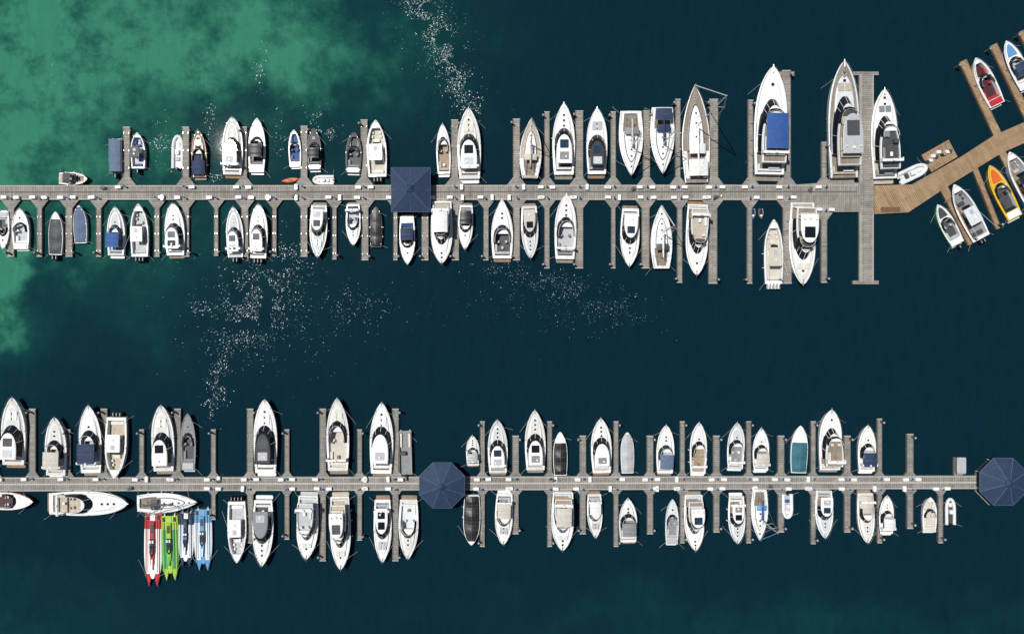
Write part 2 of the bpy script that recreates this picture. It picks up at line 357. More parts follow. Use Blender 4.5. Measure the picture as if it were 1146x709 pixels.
def console(mb,L,W,o,rng):
    wh=o.get('w','white'); sole=o.get('s',rng.choice(['ltgrey','white2','sand','white3'])); n=o.get('ob',2); pl=.9
    za=.2*W+.35; zb=za+.45; cz=.35
    hl=Hull(mb,-L/2+pl,L/2,W,za,zb,p=2.4,q=.78,s0=.9,cock=[(.05,.86,cz,.08,sole)],hull=o.get('h',wh),gun=wh,deck=wh)
    X=hl.X;z=hl.z
    outboards(mb,-L/2+pl,n,W,rng,o.get('obm'))
    seat=o.get('seat',rng.choice(['white2','ltgrey','cream','blue']))
    rbox(mb,X(.07),X(.13),-W*.3,W*.3,cz,cz+.5,seat,.1)
    rbox(mb,X(.42),X(.56),-W*.17,W*.17,cz,cz+1.1,wh,.12); rbox(mb,X(.54),X(.60),-W*.17,W*.17,cz+1.0,cz+1.6,'glass',.1)
    rbox(mb,X(.3),X(.37),-W*.2,W*.2,cz,cz+.8,seat,.12)
    rbox(mb,X(.62),X(.68),-W*.15,W*.15,cz,cz+.5,seat,.1)
    for s in(1,-1):
        for t in(.72,.79): 
            a=hl.f(t)*.5; rbox(mb,X(t)-.28,X(t)+.3,s*a-.2,s*a+.2,cz,cz+.45,seat,.1)
    c=o.get('c',rng.choice(['white','black','navy','white2','ltgrey']))
    zt=cz+2.1
    rbox(mb,X(.27),X(.56),-W*.33,W*.33,zt,zt+.12,c,.25,cham=.05)
    rbox(mb,X(.44),X(.52),-W*.1,W*.1,zt+.11,zt+.14,'ltgrey' if c!='ltgrey' else 'white',.1,cham=.01)
    disc(mb,X(.36),0,zt+.12,zt+.32,.25,'white2',10,.2)
    for s in(1,-1):
        for t in(.3,.55): tube(mb,(X(t),s*W*.2,cz),(X(t),s*W*.27,zt),.04,'steel',5)
        tube(mb,(X(.42),s*W*.33,zt+.1),(X(.1),s*W*.5,zt+1.5),.025,'white',4)
    rail(mb,hl,.6,.96,.25); cleats(mb,hl); fenders(mb,hl,rng,2)
    return hl
def covered(mb,L,W,o,rng):
    c=o.get('c','navy'); wh=o.get('w','white')
    hl=Hull(mb,-L/2,L/2,W,.2*W+.3,.2*W+.7,p=o.get('p',2.5),q=.75,hull=o.get('h',wh),gun=wh,deck=wh)
    X=hl.X; R=[]; n=16
    for i in range(n+1):
        t=.02+o.get('ce',.93)*i/n; x=X(t); h=hl.f(t)*.95; zz=hl.z(t)+.06
        bm=(.34+.12*sin(t*19))*(min(1,(1.02-t)*2.2))*(min(1,t*6+.3))
        R.append([(x,h*v,zz+bm*W*.35*(1-abs(v)**1.6)+(.0 if abs(v)<1 else -.1)) for v in [-1,-.96,-.7,-.35,0,.35,.7,.96,1]])
    rings(mb,R,[c]*n,closed=False)
    mb.add(R[0],[tuple(range(9))],c); mb.add(R[-1],[tuple(range(9))],c)
    for i in(3,6,9,12): poly(mb,[(a,b,q+.015) for a,b,q in R[i]],'grey',4,.015)
    poly(mb,[(r[4][0],0,r[4][2]+.02) for r in R],'grey',4,.018)
    if o.get('ob'): outboards(mb,-L/2,o['ob'],W,rng)
    fenders(mb,hl,rng,2); cleats(mb,hl)
    return hl
def sail(mb,L,W,o,rng):
    wh=o.get('w','white'); d=o.get('d','white2'); sole=o.get('s','greyteak'); c=o.get('c','blue')
    za=.22*W+.35; zb=za+.35; cz=za-.4
    hl=Hull(mb,-L/2,L/2,W,za,zb,s0=o.get('s0',.72),tm=.4,p=1.95,q=.92,cock=[(.04,.32,cz,.17,sole)],hull=o.get('h',wh),gun=wh,deck=d,g=.03)
    X=hl.X;z=hl.z; zt=z(.6)+.35
    ol=hl.outline(.33,.80,.58,12,4)
    rings(mb,[tr(ol,z(.5)-.1),tr(ol,zt-.18,.99,.97,X(.35)),tr(ol,zt-.08,.96,.88,X(.35)),tr(ol,zt,.94,.82,X(.35))],[wh,'glass',wh],cap=wh)
    hatches(mb,[X(.46),X(.60),X(.70)],zt,rng,w=.42,rim=wh)
    hatches(mb,[X(.86)],z(.86)+.05,rng,w=.4,rim=wh)
    for s in(1,-1):
        rbox(mb,X(.06),X(.30),s*W*.2-.2,s*W*.2+.2,cz,cz+.35,sole,.08)
        xw=X(.12); pts=[(xw,s*W*.17+.4*cos(a*pi/5),cz+.9+.4*sin(a*pi/5)) for a in range(11)]; poly(mb,pts,'steel',4,.03)
    rbox(mb,X(.16),X(.25),-.2,.2,cz,cz+.6,'teak',.08)
    canvas(mb,X(.28),X(.38),W*.28,zt+.75,c,.3,4,frames=False)
    if o.get('bim'): canvas(mb,X(.05),X(.22),W*.33,zt+1.3,c,.2,4)
    mh=o.get('mh',L*1.15); mx=X(.56)
    tube(mb,(mx,0,zt-.1),(mx,0,mh),.13,'alu',8,.09)
    bx=X(.16); tube(mb,(mx-.1,0,zt+1.2),(bx,0,zt+1.3),.1,'alu',6)
    R=[]
    for i in range(11):
        u=i/10; x=mx-.15+(bx+.2-mx)*u; r=.28*(1-.45*u)+.03*sin(u*25)
        R.append([(x,r*cos(a*pi/4),zt+1.45+r*1.1*sin(a*pi/4)) for a in range(8)])
    rings(mb,R,[o.get('sc',c)]*10,cap=o.get('sc',c),bottom=o.get('sc',c))
    for k in(.4,.68):
        zz=zt+(mh-zt)*k; sp=W*(.34-.1*k)
        for s in(1,-1): tube(mb,(mx,0,zz),(mx-.2,s*sp,zz+.05),.05,'alu',4)
    for s in(1,-1):
        ch=(mx-.2,s*hl.f(.55)*.95,z(.55)); k=.4; zz=zt+(mh-zt)*k; k2=.68; z2=zt+(mh-zt)*k2
        poly(mb,[ch,(mx-.2,s*W*(.34-.1*k),zz),(mx-.2,s*W*(.34-.1*k2),z2),(mx,0,mh-.3)],'steel',4,.022)
    tube(mb,(mx,0,mh-.2),(X(.985),0,z(1)+.1),.09,rng.choice(['white','white2',c]),6,.11)
    poly(mb,[(mx,0,mh-.1),(X(.01),0,z(0)+.2)],'steel',4,.022)
    rail(mb,hl,.7,.99,.6); rail(mb,hl,.02,.2,.6,.95); cleats(mb,hl); fenders(mb,hl,rng,3)
    return hl
class Q: pass
def mk(X,f,z):
    h=Q(); h.X=X; h.f=f; h.z=z; return h
def racecat(mb,L,W,o,rng):
    a=o['a'];b=o['b']; pl=.8; x0=-L/2+pl; l=L-pl
    X=lambda t:x0+l*t
    def fo(t):
        return W/2*(.9+.1*sin(min(t/.4,1)*pi/2)) if t<.5 else W/2*(1-.50*((t-.5)/.5)**2.2)
    def fi(t):
        return W*.12 if t<.88 else W*.12+(fo(1)-W*.12-.04)*((t-.88)/.12)**1.3
    n=28
    for s in(1,-1):
        R=[]
        for i in range(n+1):
            t=i/n; o_=fo(t); i_=fi(t); zz=.75+.12*t-.2*max(0,t-.8)/.2
            R.append([(X(t),s*i_,-.1+.5*t**5),(X(t),s*(i_+o_)/2,-.3+.8*t**5),(X(t),s*o_,.25+.2*t**3),(X(t),s*o_,zz-.15),(X(t),s*(o_*.75+i_*.25),zz),(X(t),s*i_,zz+.02)])
        for i in range(n):
            rings(mb,[R[i],R[i+1]],[ (a if (i/n<.2 or i/n>.80) else b) ])
        mb.add(R[0],[tuple(range(6))],b); mb.add(R[-1],[tuple(range(6))],a)
        rbox(mb,X(.1),X(.86),s*W*.37-.09,s*W*.37+.09,.86,.9,a,.03,cham=.01)
        rbox(mb,X(.1),X(.8),s*W*.27-.04,s*W*.27+.04,.87,.905,o.get('e','dkgrey'),.03,cham=.01)
    o2=[(X(0),-W*.13),(X(.84),-W*.13),(X(.88),-W*.08),(X(.89),0),(X(.88),W*.08),(X(.84),W*.13),(X(0),W*.13)]
    rings(mb,[tr(o2,.5),tr(o2,.88)],[b],cap=o.get('m',b))
    q=[(X(.1),-W*.14),(X(.45),-W*.15),(X(.7),-W*.1),(X(.78),0),(X(.7),W*.1),(X(.45),W*.15),(X(.1),W*.14)]
    rings(mb,[tr(q,.88),tr(q,1.25,.92,.8,X(.35))],[a],cap=a)
    rbox(mb,X(.14),X(.26),-W*.09,W*.09,1.24,1.32,'dkgrey',.1,cham=.02)
    rbox(mb,X(.34),X(.52),-W*.13,W*.13,1.0,1.35,'black',.12)
    for yy in(-.07,.07):
        rbox(mb,X(.36),X(.40),yy*W-.2,yy*W+.2,1.3,1.5,'white2',.08); rbox(mb,X(.43),X(.47),yy*W-.2,yy*W+.2,1.3,1.5,o.get('e','white2'),.08)
    g=[(X(.5),-W*.13),(X(.56),-W*.1),(X(.6),0),(X(.56),W*.1),(X(.5),W*.13)]
    rings(mb,[tr(g,1.22),tr(g,1.6,.7,.8,X(.5))],['glass'],closed=False)
    rbox(mb,X(.62),X(.76),-W*.04,W*.04,1.24,1.28,b,.04,cham=.01)
    for s in(1,-1):
        rbox(mb,x0-.55,x0+.1,s*W*.28-.2,s*W*.28+.2,.2,.55,'steel',.1); rbox(mb,x0-pl,x0-.4,s*W*.28-.05,s*W*.28+.05,0,.4,'dkgrey',.03)
        rbox(mb,X(.02),X(.09),s*W*.3-.25,s*W*.3+.25,.85,.92,'black',.08)
    return mk(X,fo,lambda t:.85)
def pontoon(mb,L,W,o,rng):
    for s in(1,-1):
        tube(mb,(-L/2,s*W*.36,.15),(L/2-.6,s*W*.36,.15),.33,'alu',10); tube(mb,(L/2-.6,s*W*.36,.15),(L/2,s*W*.36,.3),.33,'alu',10,.05)
    rbox(mb,-L/2,L/2-.2,-W/2,W/2,.45,.6,'grey',.1)
    for x0,x1,y0,y1 in((-L/2+.4,L/2-.5,W/2-.06,W/2-.02),(-L/2+.4,L/2-.5,-W/2+.02,-W/2+.06),(L/2-.54,L/2-.5,-W/2+.07,W/2-.07)):
        rbox(mb,x0,x1,y0,y1,.6,1.35,'alu',.01)
    for s in(1,-1): rbox(mb,L*.12,L/2-.7,s*W*.33-.22,s*W*.33+.22,.6,1.05,'cream',.1)
    rbox(mb,-L*.05,L*.03,-.1,W*.4,.6,1.5,'dkgrey',.1)
    if o.get('full',1): canvas(mb,-L/2+.3,L/2-.6,W*.49,2.2 if not o.get('low') else 1.45,o.get('c','bluegrey'),.25,8)
    outboards(mb,-L/2,1,W,rng,'black')
    return mk(lambda t:-L/2+L*t,lambda t:W/2,lambda t:.6)
def rib(mb,L,W,o,rng):
    c=o.get('c','ltgrey'); r=W*.14
    hw=W/2-r
    path=[(-L/2,hw)]+[(-L/2+L*.62*i/4,hw) for i in range(1,5)]
    for i in range(1,9):
        a=pi/2-pi*i/9; path.append((-L/2+L*.62+(L*.38-r)*cos(a),hw*sin(a)))
    path+=[(x,-y) for x,y in path[:5][::-1]]
    for a,b in zip(path,path[1:]): tube(mb,(a[0],a[1],.35),(b[0],b[1],.35),r,c,8)
    mb.add([(x,y,.2) for x,y in path],[tuple(range(len(path)))],o.get('s','grey'))
    mb.add([(x*.97,y*.9,-.1) for x,y in path],[tuple(range(len(path)))],'antifoul')
    rbox(mb,-.1*L,.05*L,-W*.14,W*.14,.2,.85,'white2',.08); rbox(mb,-.28*L,-.16*L,-W*.18,W*.18,.2,.6,o.get('seat','dkgrey'),.08)
    rbox(mb,.15*L,.3*L,-W*.15,W*.15,.2,.5,'white2',.08)
    rbox(mb,-L/2-.35,-L/2+.25,-.18,.18,.2,.95,'black',.1)
    return mk(lambda t:-L/2+L*t,lambda t:hw,lambda t:.5)
def kayak(mb,L,W,o,rng):
    R=[]
    for i in range(13):
        t=i/12; h=W/2*max(sin(pi*t),.04)**.7; R.append([(-L/2+L*t,h*cos(a*pi/4),.2+(.16+.12*abs(2*t-1)**3)*sin(a*pi/4)) for a in range(8)])
    rings(mb,R,[o.get('c','orange')]*12)
    rbox(mb,-.35,.4,-W*.25,W*.25,.3,.4,'black',.15)
    poly(mb,[(-.9,W*.6,.45),(1.0,-W*.6,.45)],'black',4,.03)
def jetski(mb,L,W,o,rng):
    hl=Hull(mb,-L/2,L/2,W,.45,.6,p=2.2,hull='black',gun=o.get('c','blue'),deck=o.get('c','blue'))
    rbox(mb,-L*.38,L*.02,-W*.2,W*.2,.45,.9,'black',.15); rbox(mb,L*.05,L*.3,-W*.22,W*.22,.5,1.0,'white2',.2,cham=.15)
    tube(mb,(L*.06,-W*.4,1.1),(L*.06,W*.4,1.1),.04,'black',5)
    return hl
KIND={'e':(express,'cabin_cruiser'),'f':(fly,'motor_yacht'),'r':(runabout,'speedboat'),'c':(console,'center_console_boat'),
 'v':(covered,'covered_boat'),'s':(sail,'sailboat'),'k':(racecat,'racing_catamaran'),'p':(pontoon,'pontoon_boat'),'i':(rib,'inflatable_boat'),
 'y':(kayak,'kayak'),'j':(jetski,'jet_ski')}
ropes=MB()
def B(kind,px,py,l_,w_,ang=90,lines=True,**o):
    rng=random.Random(int(px*7+py*13)); fn,name=KIND[kind]; mb=MB()
    hh={'e':1.4,'f':2.2,'s':1.2}.get(kind,.8)
    L=l_*S;W=w_*S
    ang+=rng.uniform(-1.8,1.8) if kind not in'y' else 0
    hl=fn(mb,L,W,o,rng)
    x,y=P(px,py,hh); a=radians(ang)
    mb.obj(name,(x,y,0),a)
    if hl is not None and lines and kind not in 'jy':
        def wd(lx,ly,z): return (x+lx*cos(a)-ly*sin(a),y+lx*sin(a)+ly*cos(a),z)
        for s in(1,-1):
            for t,t2 in((.86,.70+rng.uniform(-.1,.1)),(.05,.0-rng.uniform(.0,.1))):
                p=wd(hl.X(t),s*hl.f(t)*.9,hl.z(t)+.1); q=wd(hl.X(t2),s*(W/2+rng.uniform(.9,1.3)),.65)
                m=tuple((p[i]+q[i])/2-(.15 if i==2 else 0) for i in range(3)); poly(ropes,[p,m,q],'rope',4,.025)
U=90;D=-90
# ---- north pier, north side
B('p',130,174,40,13,U,c='bluegrey',low=1)
B('c',155,171,44,16,U,c='dkgrey',ob=1)
B('i',198,169,38,14,U,c='white2',s='white3',seat='ltgrey')
B('e',222,173,55,17,U,h='mahog',d='teak',trunk='mahog',g='mahog',cov='navy',top='open',s='teak')
B('e',260,165,67,23,U,top='hard',s='ltgrey',w='white')
B('r',288,164,62,19,U,s='dkgrey',seat='black',top='bim',c='black',bow=False)
B('r',330,167,43,14,U,s='blue',seat='bluegrey',top='none',bow=True)
B('r',352,168,48,16,U,s='dkgrey',seat='black',c='black',top='bim',h='black',d='dkgrey',g='black',bow=False)
B('r',396,172,47,18,U,s='dkgrey',seat='grey',top='none',bow=True,g='dkgrey',d='dkgrey',h='black')
B('c',422,169,67,22,U,s='sand',c='white',ob=3,seat='cream')
B('e',496,168,58,16,U,top='open',s='tan',seat='beige',cf=.6,hat=1,arch=False,w='white2')
B('e',525,163,82,26,U,top='hard',s='beige',seat='cream',pad=True,h='white')
B('s',594,166,66,24,U,d='beige',c='sand',sc='sand',mh=13)
B('e',631,158,83,25,U,top='hard',rc='white',gl='glass',cf=.5,s='dkgrey')
B('e',668,160,77,24,U,top='hard',rc='black',s='dkgrey',seat='ltgrey')
B('s',706,161,72,27,D,d='white2',c='grey',sc='sand',s0=.85,mh=14)
B('s',741,158,74,27,D,d='white2',c='navy',sc='navy',s0=.85,mh=15,bim=1)
B('s',778,150,108,31,U,d='greyteak',c='white2',sc='white2',s0=.8,mh=24,bim=1)
B('f',863,138,124,36,U,top='bim',c='blue',s='greyteak',pad=False,seat='white3')
B('f',945,137,134,34,U,top='hard',s='greyteak',w='white3',d='greyteak',rc='ltgrey',seat='beige')
B('f',991,152,103,29,U,top='arch',s='beige',fs='dkgrey',seat='grey')
B('r',82,200,34,14,0,s='tan',seat='beige',top='bim',c='dkgrey',h='black')
B('i',361,201,24,11,180,c='white',s='white2',seat='white2')
B('y',324,201,20,5,8,c='orange')
B('i',1023,193,36,15,26,c='white2',s='white3')
# ---- north pier, south side
B('r',4,257,44,13,D,s='dkgrey',seat='ltgrey',top='none')
B('r',24,257,47,19,U,s='ltgrey',top='none',bow=False,seat='white2')
B('v',63,261,48,16,U,c='dkgrey',ob=2,ce=.8)
B('v',90,251,42,15,U,c='bluegrey')
B('e',129,260,57,20,U,s='tan',top='bim',c='blue',gl='glassb')
B('c',157,260,63,20,U,c='white2',ob=3,s='ltgrey')
B('e',195,258,61,22,U,top='hard',s='ltgrey',rc='white2')
B('e',262,260,57,19,U,top='hard',ob=2,rc='white',s='ltgrey')
B('e',289,259,61,20,U,top='hard',ob=3,rc='white',s='grey')
B('e',356,257,62,20,D,top='hard',rc='white2',w='white')
B('e',395,250,49,17,D,top='open',gl='glassb',seat='bluegrey',s='ltgrey')
B('v',421,254,45,14,U,c='black',p=3.2,ce=.95,h='maroon',w='dkgrey')
B('r',456,268,56,18,D,s='dkgrey',top='bim',c='navy',seat='blue',bow=False,h='navy',st='navy')
B('f',494,258,73,24,D,top='bim',c='white2')
B('e',521,253,53,17,D,top='bim',c='black',s='dkgrey',gl='glassb',h='navy')
B('e',562,258,69,24,U,top='open',s='dkgrey',seat='ltgrey',gl='glass',cf=.42,p=2,q=.9)
B('e',593,258,62,19,D,top='hard',rc='sand',s='beige')
B('e',633,256,75,24,U,top='open',s='ltgrey',seat='grey',pad=False)
B('e',705,264,69,22,D,top='hard',rc='white',s='grey')
B('s',740,265,70,24,U,d='white2',c='dkgrey',sc='white2',mh=14)
B('f',781,266,83,25,D,top='arch',s='teak',fs='beige')
B('j',843,239,12,6,D,c='blue',lines=False); B('j',852,239,12,6,D,c='dkgrey',lines=False)
B('c',865,284,76,21,U,c='sand',ob=4,s='sand',seat='cream')
B('f',899,270,96,29,D,top='hard',s='greyteak',rc='white')
# ---- timber pier boats
B('r',1103,93,60,21,118,g='white2',d='white2',s='maroon',seat='red',c='black',top='none',bow=True)
B('r',1137,74,60,20,117,h='blue',g='white2',d='white',s='ltgrey',seat='white2',top='bim',c='navy',acc='skyblue',bow=False)
B('r',1060,252,52,18,120,h='green',st='green',g='white2',d='white2',s='dkgrey',seat='ltgrey',top='none',ob=1,bow=False,acc='dkgrey')
B('c',1082,239,72,23,118,h='dkgrey',s='grey',c='white3',ob=2,seat='dkgrey')
B('r',1121,216,68,20,118,h='yellow',g='yellow',d='yellow',s='dkgrey',seat='black',top='none',bow=False,acc='orange')
B('c',1143,202,70,22,118,s='grey',c='black',ob=2)
# ---- south pier, north side
B('e',15,484,80,27,U,top='hard',s='teak',h='white')
B('e',62,501,69,24,U,top='bim',c='sand',s='beige')
B('e',101,493,80,26,U,top='bim',c='navy',s='ltgrey')
B('c',131,498,72,24,D,c='white',ob=3,s='beige',seat='cream')
B('e',182,492,78,25,U,top='hard',s='greyteak',h='white')
B('r',211,495,66,17,U,h='dkgrey',d='grey',g='grey',s='dkgrey',seat='grey',top='none',bow=False,w='ltgrey')
B('e',297,490,87,26,U,top='hard',rc='black',s='dkgrey',cf=.5,arch=False)
B('e',378,488,86,26,U,top='open',s='sand',seat='cream',cf=.55,pad=True)
B('e',427,492,84,26,U,top='hard',rc='white',s='dkgrey',cf=.52)
B('p',454,506,50,14,U,c='cream',full=0)
B('e',529,505,36,15,U,top='bim',c='ltgrey')
B('e',557,501,63,22,U,top='hard',s='grey')
B('e',599,494,71,23,U,top='hard',s='ltgrey')
B('v',627,507,49,16,U,c='black',ce=.72)
B('e',673,500,65,23,U,top='hard',s='sand')
B('v',702,506,46,15,U,c='ltgrey',p=3)
B('e',745,504,57,20,U,top='bim',c='bluegrey',s='ltgrey',gl='glassb')
B('e',782,503,61,19,U,top='open',s='tan',seat='beige')
B('e',824,500,55,20,U,top='open',s='grey',seat='white2',arch=True)
B('e',852,504,51,19,U,top='bim',c='sand')
B('v',894,502,53,19,U,c='teal',ce=.62)
B('f',931,494,71,25,U,top='arch',s='greyteak')
B('e',971,503,55,20,U,top='bim',c='navy')
# ---- south pier, south side
B('r',10,560,58,20,0,h='red',st='red',s='maroon',seat='white2',top='none',bow=False,acc='white2')
B('e',97,563,94,27,0,top='open',s='beige',seat='sand',cf=.42,pad=False,w='white2',hat=3,h='white2')
B('s',188,562,68,22,0,d='white2',c='dkgrey',sc='dkgrey',mh=12,s0=.8)
B('k',171,613,86,20,D,a='red',b='white',e='black')
B('k',190,611,76,20,D,a='lime',b='green',e='black',m='lime')
B('k',208,602,64,17,D,a='navy',b='white',e='skyblue')
B('k',227,602,72,20,D,a='skyblue',b='white2',e='navy',m='skyblue')
B('c',266,592,72,21,D,c='white2',ob=4,s='ltgrey',seat='white2')
B('e',294,594,77,24,D,top='hard',rc='grey',s='dkgrey')
B('f',343,589,73,24,D,top='arch',s='ltgrey')
B('f',380,595,84,23,D,top='hard',s='beige')
B('e',428,592,73,20,D,top='hard',s='grey')
B('e',457,590,69,22,D,top='open',s='white3',seat='white2',cf=.5)
B('v',528,581,55,19,D,c='black',p=3,ce=.9)
B('e',564,579,59,20,D,top='bim',c='sand')
B('f',630,582,67,25,D,top='bim',c='sand',s='tan')
B('e',666,576,51,17,D,top='bim',c='white2')
B('e',703,583,53,21,U,top='bim',c='grey',w='white3')
B('r',752,584,53,15,U,top='none',s='grey',seat='ltgrey',w='white3',bow=False)
B('f',778,584,64,22,D,top='hard',s='greyteak')
B('e',825,580,55,19,D,top='hard')
B('s',850,576,56,19,D,d='white2',c='skyblue',sc='blue',mh=12,s0=.8)
B('i',882,567,28,13,D,c='white',s='ltgrey',seat='blue')
B('e',923,574,55,20,D,top='hard')
B('e',970,578,58,19,D,top='open',cov='sand')
B('e',993,577,46,17,U,top='bim',c='white2')
B('r',1040,576,41,16,U,top='none',s='sand',seat='cream')
B('i',1065,572,30,12,U,c='white2',s='dkgrey')
ropes.obj('mooring_lines')
# ---------------------------------------------------------------- docks
DZ=.55
def slab(mb,pts,z,mat,side='trim',th=.5):
    w=[P(x,y) for x,y in pts]
    rings(mb,[[(x,y,z-th) for x,y in w],[(x,y,z) for x,y in w]],[side],cap=mat)
def strip(mb,a,b,w,z0,z1,mat):
    (x0,y0),(x1,y1)=P(*a),P(*b); L=hypot(x1-x0,y1-y0); nx,ny=-(y1-y0)/L*w/2,(x1-x0)/L*w/2
    q=[(x0+nx,y0+ny),(x0-nx,y0-ny),(x1-nx,y1-ny),(x1+nx,y1+ny)]
    rings(mb,[[(x,y,z0) for x,y in q],[(x,y,z1) for x,y in q]],[mat],cap=mat)
pilepos=[];boxpos=[];pedpos=[]
def finger(mb,x,yb,ye,w,mat,gus=7,trim='trim',z=DZ-.02):
    s=1 if ye>yb else -1; yb0=yb-s*2
    pts=[(x-w/2-gus,yb0),(x-w/2-gus,yb),(x-w/2,yb+s*gus*1.3),(x-w/2,ye),(x+w/2,ye),(x+w/2,yb+s*gus*1.3),(x+w/2+gus,yb),(x+w/2+gus,yb0)]
    slab(mb,pts,z,mat)
    for e in(-1,1):
        strip(mb,(x+e*(w/2-.35),yb+s*gus*1.3),(x+e*(w/2-.35),ye-s*.5),.14,z,z+.05,trim)
        n=3
        for i in range(n):
            yy=yb+(ye-yb)*(.3+.3*i); a=P(x+e*(w/2-1.2),yy); rbox(mb,a[0]-.06,a[0]+.06,a[1]-.18,a[1]+.18,z,z+.12,'steel',.03)
    strip(mb,(x-w/2,ye),(x+w/2,ye),.16,z,z+.06,'trimlt')
    pilepos.append((x+(w/2+1.2)*(1 if (int(x)%2) else -1),ye-s*4))
    rr=random.Random(int(x*3+ye))
    boxpos.append((x+rr.choice([-1,1])*(w/2+4),yb-s*(2.2),rr.choice([0,0,90])))
    if rr.random()<.6: boxpos.append((x+rr.choice([-6,6]),yb-s*2.5,0))
    pedpos.append((x+rr.uniform(-1,1),yb-s*1.6))
nd=MB()
slab(nd,[(-260,224),(-260,208),(430,207.5),(890,207),(920,205),(961,205),(961,237.5),(921,238),(892,224.5)],DZ,'dock_x')
slab(nd,[(960,82),(976.5,82),(976.5,317),(960,317)],DZ-.012,'dock_y')
up=[(143,143,8),(209,143,8),(274,143,7),(341,142,8),(408,135,8),(509,135,8),(578,134,8),(612,126,6),(648,125,9),(686,126,6),(723,125,8),(758,112,6),(798,112,10),(839,113,6),(879,80,10),(921,160,6)]
for x,y,w in up: finger(nd,x,208,y,w,'dock_y')
dn=[(-20,286,7),(14,287,8),(46,287,6),(79,287,8),(112,287,6),(177,287,6),(209,287,8),(243,286,5),(275,287,8),(308,286,5),(341,287,8),(375,290,5),(409,291,8),(443,291,5),(476,291,8),(510,291,8),(544,291,6),(578,291,8),(612,300,6),(648,300,9),(686,300,5),(722,300,9),(760,316,6),(797,317,10),(838,317,6),(880,317,10)]
for x,y,w in dn: finger(nd,x,224,y,w,'dock_y')
finger(nd,921,237.5,316,7,'dock_y')
strip(nd,(-260,209),(958,208),.16,DZ,DZ+.05,'trimlt'); strip(nd,(-260,223),(890,223.4),.16,DZ,DZ+.05,'trimlt')
strip(nd,(-260,215.5),(958,215),.3,DZ,DZ+.03,'trim')
for x in(962,975.5): strip(nd,(x,84),(x,204),.16,DZ,DZ+.05,'trimlt'); strip(nd,(x,239),(x,315),.16,DZ,DZ+.05,'trimlt')
slab(nd,[(871,81),(888,81),(888,86),(871,86)],DZ-.03,'dock_y')
slab(nd,[(953,81),(982,81),(982,85),(953,85)],DZ-.04,'dock_y'); slab(nd,[(953,314),(982,314),(982,318),(953,318)],DZ-.04,'dock_y')
nd.obj('floating_dock')
sd=MB()
slab(sd,[(-260,549.5),(-260,533.5),(1104,531),(1104,546),(600,547.5)],DZ,'dock_x2')
for i,(x,y) in enumerate([(-3,480),(38,457),(78,480),(118,457),(160,480),(200,457),(240,480),(281,457),(322,480),(362,457),(403,480),(443,457),(540,471),(577,487),(615,471),(652,487),(689,471),(727,487),(763,471),(801,487),(837,471),(873,487),(909,471),(947,487),(983,468),(1017,485)]):
    finger(sd,x,532.6,y,7.5 if i%2 else 5.5,'dock_y2',4)
for i,(x,y) in enumerate([(281,606),(322,602),(362,626),(403,603),(443,626),(540,610),(577,596),(615,610),(652,596),(689,610),(727,596),(763,606),(801,594),(837,606),(873,594),(909,607),(947,594),(983,606),(1017,590),(1051,606)]):
    finger(sd,x,547.5,y,5.5 if i%2 else 7,'dock_y2',4)
finger(sd,240,547.5,580,5,'dock_y2',4)
strip(sd,(-260,534.6),(1100,532.2),.16,DZ,DZ+.05,'trimlt'); strip(sd,(-260,548.4),(1100,545.2),.16,DZ,DZ+.05,'trimlt')
strip(sd,(-260,541.3),(1100,538.8),.34,DZ,DZ+.04,'trimlt')
def octo(cx,cy,r): return [(cx+r*cos(pi/8+i*pi/4),cy+r*sin(pi/8+i*pi/4)) for i in range(8)]
slab(sd,octo(496,541,25),DZ-.015,'dock_x2'); slab(sd,octo(1115,539,27),DZ+.015,'dock_x2')
sd.obj('floating_dock')
bd=MB()
slab(bd,[(977,240),(977,208),(1019,207),(1042,194),(1074,176),(1111,152),(1180,122),(1180,146),(1146,160),(1119,172),(1062,207),(1015,238)],DZ+.01,'brown_a','trimbr')
def bfing(x0,y0,x1,y1,w):
    L=hypot(x1-x0,y1-y0); ux,uy=(x1-x0)/L,(y1-y0)/L; nx,ny=-uy*w/2,ux*w/2
    slab(bd,[(x0+nx,y0+ny),(x1+nx,y1+ny),(x1-nx,y1-ny),(x0-nx,y0-ny)],DZ-.02,'brown_b','trimbr')
    for e in(.86,-.86): strip(bd,(x0+nx*e+ux*20,y0+ny*e+uy*20),(x1+nx*e,y1+ny*e),.12,DZ-.02,DZ+.03,'trimbr')
    pilepos.append((x1-nx*1.4-ux*3,y1-ny*1.4-uy*3))
bfing(1118,158,1076,69,9); bfing(1152,138,1110,51,9); bfing(1180,118,1141,36,7)
bfing(1052,205,1086,273,9); bfing(1089,188,1116,256,6); bfing(1118,168,1152,234,8); bfing(1150,152,1190,230,7)
slab(bd,[(1030,174),(1060,157),(1070,176),(1041,193)],DZ-.04,'brown_a','trimbr')
slab(bd,[(984,232),(1006,232),(1006,238),(984,238)],DZ+.03,'trimbr','trimbr')
rb=random.Random(3)
for i in range(9):
    a=P(1036+i*3.1+rb.uniform(-1,1),180-i*1.8+rb.uniform(-3,6)); s=rb.uniform(.3,.5); rbox(bd,a[0]-s,a[0]+s,a[1]-s*.8,a[1]+s*.8,DZ-.04,DZ+.5,rb.choice(['blue','dkgrey','tan','white2','rubber']),.1)
bd.obj('timber_dock')
pm=MB(); disc(pm,0,0,-2,2.0,.22,'pile',12); disc(pm,0,0,2.0,2.3,.25,'ltgrey',12,.04)
pme=pm.obj('mooring_pile'); pme.location=(*P(*pilepos[0],1),0)
for p in pilepos[1:]:
    o=bpy.data.objects.new('mooring_pile',pme.data); col.objects.link(o); o.location=(*P(*p,1),0)
bm=MB(); rbox(bm,-.6,.6,-.32,.32,0,.5,'white2',.06); rbox(bm,-.63,.63,-.35,.35,.5,.66,'white',.08)
bo=bm.obj('dock_box'); rr=random.Random(5)
